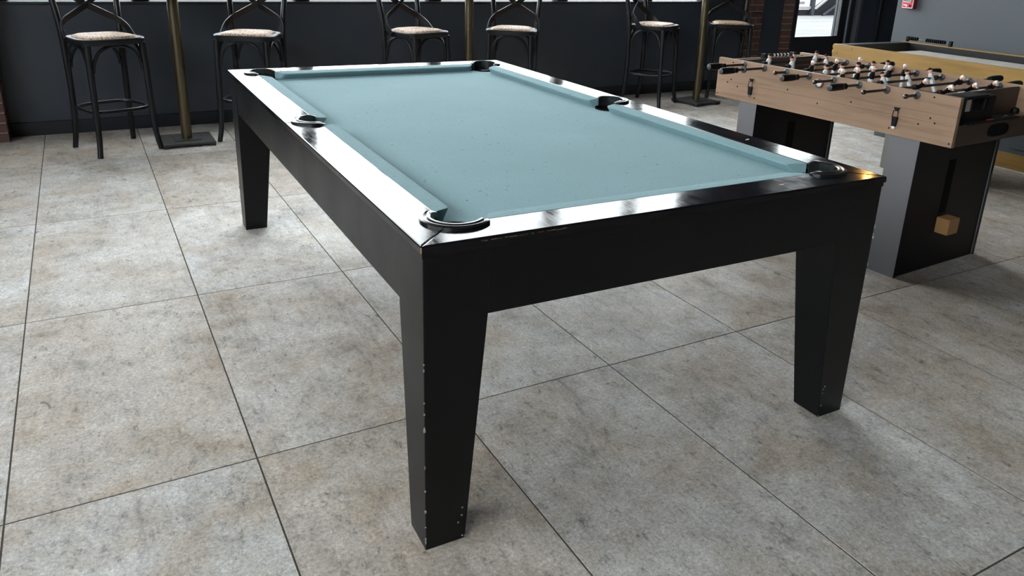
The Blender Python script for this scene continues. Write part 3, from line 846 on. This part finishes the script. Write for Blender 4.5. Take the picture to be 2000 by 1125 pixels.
for b_, team, nh, ne, fe, lean, pl in rods:
    rd = obj('rod', tube(B(), [(-ne+0.02, b_, ZR), (FW+fe-0.01, b_, ZR)], 0.0065, 8), 'dark_chrome', fb, True)
    rd['label'] = 'steel rod carrying %s players' % ('black-shirted, white-capped' if team == 'b' else 'white-shirted, dark-capped')
    # bearings
    for a_, sg in ((0, -1), (ST, 1), (FW-ST, -1), (FW, 1)):
        obj('bearing', lathe(B(), [(0.0175, 0), (0.0175, sg*0.004), (0.012, sg*0.007), (0.0085, sg*0.010)], 14, (a_, b_, ZR), 'x'), 'bearing', rd, True)
    if nh:
        bm = B(); handle(bm, 0, -1)
        for v in bm.verts: v.co += Vector((-ne+0.117, b_, ZR))
        obj('handle', bm, 'black_plastic', rd, True)
        obj('handle_cap', lathe(B(), [(0.0145, 0), (0.012, -0.002), (0.002, -0.0025)], 10, (-ne, b_, ZR), 'x'), 'bearing', rd, True)
    else:
        obj('rod_end', lathe(B(), [(0.0075, 0.012), (0.0105, 0.006), (0.0105, -0.004), (0.006, -0.010), (0.001, -0.012)], 10, (-ne+0.012, b_, ZR), 'x'), 'dark_chrome', rd, True)
        bm = B(); handle(bm, 0, 1)
        for v in bm.verts: v.co += Vector((FW+fe-0.117, b_, ZR))
        obj('handle', bm, 'black_plastic', rd, True)
    if b_ == bs[1]:
        obj('collar', lathe(B(), [(0.008, -0.004), (0.0175, -0.003), (0.0175, 0.003), (0.008, 0.004)], 14, (-0.155, b_, ZR), 'x'), 'bearing', rd, True)
    # rubber bumpers
    for a_ in (pl[0]-0.035, pl[-1]+0.035):
        a_ = min(max(a_, ST+0.024), FW-ST-0.024)
        obj('bumper', lathe(B(), [(0.008, -0.011), (0.013, -0.009), (0.013, 0.009), (0.008, 0.011)], 10, (a_, b_, ZR), 'x'), 'black_plastic', rd, True)
    for a_ in pl:
        if team not in PM: PM[team] = pmesh(team)
        if isinstance(PM[team], dict) and '_o' not in PM[team]:
            d = PM[team]; src = {}
            R0 = Matrix.Translation((a_, b_, ZR)) @ Matrix.Rotation(lean, 4, 'X')
            for nm, (bm, mt) in d.items():
                o = obj(nm, bm, mt, rd, True); o.name = 'player_'+nm
                o.matrix_local = R0; src[nm] = o
            PM[team] = {'_o': src}
        else:
            R0 = Matrix.Translation((a_, b_, ZR)) @ Matrix.Rotation(lean, 4, 'X')
            for nm, so in PM[team]['_o'].items():
                o = inst('player_'+nm, so, rd); o.matrix_local = R0
# score counter on the far end: row of beads between two black blocks
sc = obj('score_counter', box(B(), 0.255, 0.280, FL_-0.10, FL_-0.07, 0.862, 0.892, 0.002), 'black_plastic', fb)
obj('counter_rod', tube(B(), [(0.28, FL_-0.085, 0.880), (0.50, FL_-0.085, 0.880)], 0.003, 6), 'chrome', sc)
for k in range(10):
    obj('bead', lathe(B(), [(0.003, -0.0045), (0.009, -0.0035), (0.009, 0.0035), (0.003, 0.0045)], 8, (0.335+k*0.0145, FL_-0.085, 0.880), 'x'), 'white_paint' if k % 2 else 'black_plastic', sc, True)
obj('counter_block', box(B(), 0.495, 0.515, FL_-0.10, FL_-0.07, 0.862, 0.892, 0.002), 'black_plastic', sc)

# ------------------------------------------------------------------ shuffleboard table
SX0, SX1, SV1, SV0, SZ = 5.145, 5.945, -1.705, -5.10, 0.832
sh = thing('shuffleboard_table', 'long honey-pine shuffleboard table with a pale board along the grey wall', 'shuffleboard table', ((SX0+SX1)/2, (SV0+SV1)/2, 0))
def srel(bm):
    for v in bm.verts: v.co -= Vector(((SX0+SX1)/2, (SV0+SV1)/2, 0))
    return bm
obj('side_board', srel(box(B(), SX0, SX0+0.030, SV0, SV1, 0.685, SZ, 0.003)), 'maple', sh)
obj('side_board', srel(box(B(), SX1-0.035, SX1, SV0, SV1, 0.685, SZ, 0.003)), 'maple', sh)
o = obj('end_board', srel(box(B(), SX0+0.030, SX1-0.035, SV1-0.075, SV1, 0.685, SZ-0.003, 0.002)), 'iron', sh); o['label'] = 'dark capped far end of the table'
obj('end_board', srel(box(B(), SX0+0.030, SX1-0.035, SV0, SV0+0.04, 0.685, SZ-0.003, 0.002)), 'maple', sh)
obj('finger_joint', srel(box(B(), SX0-0.0025, SX0+0.010, SV1-0.165, SV1+0.002, SZ-0.030, SZ-0.010, 0.001)), 'maple', sh)
obj('finger_joint', srel(box(B(), SX0-0.0025, SX0+0.010, SV1-0.045, SV1+0.002, SZ-0.070, SZ-0.045, 0.001)), 'maple', sh)
obj('gutter', srel(box(B(), SX0+0.030, SX1-0.035, SV0+0.04, SV1-0.075, 0.685, 0.72)), 'black_lam', sh)
lin = B()
box(lin, SX1-0.045, SX1-0.035, SV0+0.04, SV1-0.075, 0.72, SZ-0.006); box(lin, SX0+0.030, SX0+0.036, SV0+0.04, SV1-0.075, 0.72, SZ-0.006)
obj('gutter_lining', srel(lin), 'black_lam', sh)
o = obj('playing_board', srel(box(B(), SX0+0.115, SX1-0.125, SV0+0.10, SV1-0.24, 0.72, 0.790, 0.003)), 'playboard', sh); o['label'] = 'pale waxed playing board'
for v0, v1 in ((-2.62, -2.17), (-4.75, -4.30)):
    obj('pedestal', srel(box(B(), 5.272, 5.80, v0, v1, 0.0, 0.685, 0.006)), 'beige', sh)
ab = obj('score_counter', srel(box(B(), SX1-0.030, SX1-0.008, -1.755, -1.735, SZ, SZ+0.040, 0.003)), 'black_plastic', sh)
obj('counter_block', srel(box(B(), SX1-0.030, SX1-0.008, -2.115, -2.090, SZ, SZ+0.040, 0.003)), 'black_plastic', ab)
obj('counter_rod', srel(tube(B(), [(SX1-0.019, -1.745, SZ+0.026), (SX1-0.019, -2.10, SZ+0.026)], 0.002, 6)), 'chrome', ab)
for k in range(15):
    y = -1.762-(k*0.0165 if k < 5 else k*0.0165+0.062)
    obj('bead', srel(lathe(B(), [(0.003, -0.0045), (0.013, -0.0035), (0.015, 0.0), (0.013, 0.0035), (0.003, 0.0045)], 10, (SX1-0.019, y, SZ+0.026), 'y')), 'black_plastic', ab, True)

# ------------------------------------------------------------------ red fire alarm pull station on the grey wall
fa = thing('fire_alarm', 'red fire alarm box with white outline high on the grey wall', 'fire alarm', (6.18, -1.542, 1.13))
obj('housing', box(B(), -0.045, 0, -0.052, 0.052, -0.068, 0.075, 0.006, 2), 'red_shaded', fa)
obj('face', box(B(), -0.050, -0.045, -0.048, 0.048, -0.064, 0.071, 0.002), 'white_paint', fa)
obj('face_panel', box(B(), -0.0525, -0.050, -0.043, 0.043, -0.058, 0.066, 0.001), 'red', fa)
obj('pull_handle', box(B(), -0.060, -0.0525, -0.034, 0.034, -0.018, 0.004, 0.003), 'white_paint', fa)
obj('handle_bar', box(B(), -0.0625, -0.060, -0.030, 0.030, -0.010, -0.003, 0.001), 'black_plastic', fa)
obj('white_mark', box(B(), -0.0532, -0.0525, 0.006, 0.034, -0.042, -0.036), 'white_paint', fa)
obj('white_mark', box(B(), -0.0532, -0.0525, 0.002, 0.012, -0.050, -0.036), 'white_paint', fa)
obj('key_lock', lathe(B(), [(0.009, 0), (0.009, -0.004), (0.002, -0.005)], 12, (-0.0525, -0.026, -0.043), 'x'), 'black_plastic', fa, True)

# ------------------------------------------------------------------ warm pendant lamp above the shuffleboard (its glint shows on the rail corner)
pdn = thing('pendant_lamp', 'black pendant lamp with warm bulb hanging over the shuffleboard table', 'lamp', (5.60, -1.85, 1.78))
obj('bulb', lathe(B(), [(0.004, -0.045), (0.022, -0.035), (0.030, -0.012), (0.024, 0.012), (0.014, 0.035), (0.013, 0.05)], 16), 'bulb', pdn, True)
obj('lamp_shade', lathe(B(), [(0.14, 0.02), (0.135, 0.05), (0.08, 0.13), (0.03, 0.17), (0.02, 0.20), (0.0195, 0.05), (0.07, 0.12), (0.13, 0.04), (0.137, 0.02)], 24, cap=False), 'black_satin', pdn, True)
obj('cord', tube(B(), [(0, 0, 0.19), (0, 0, 2.81)], 0.004, 6), 'black_plastic', pdn)
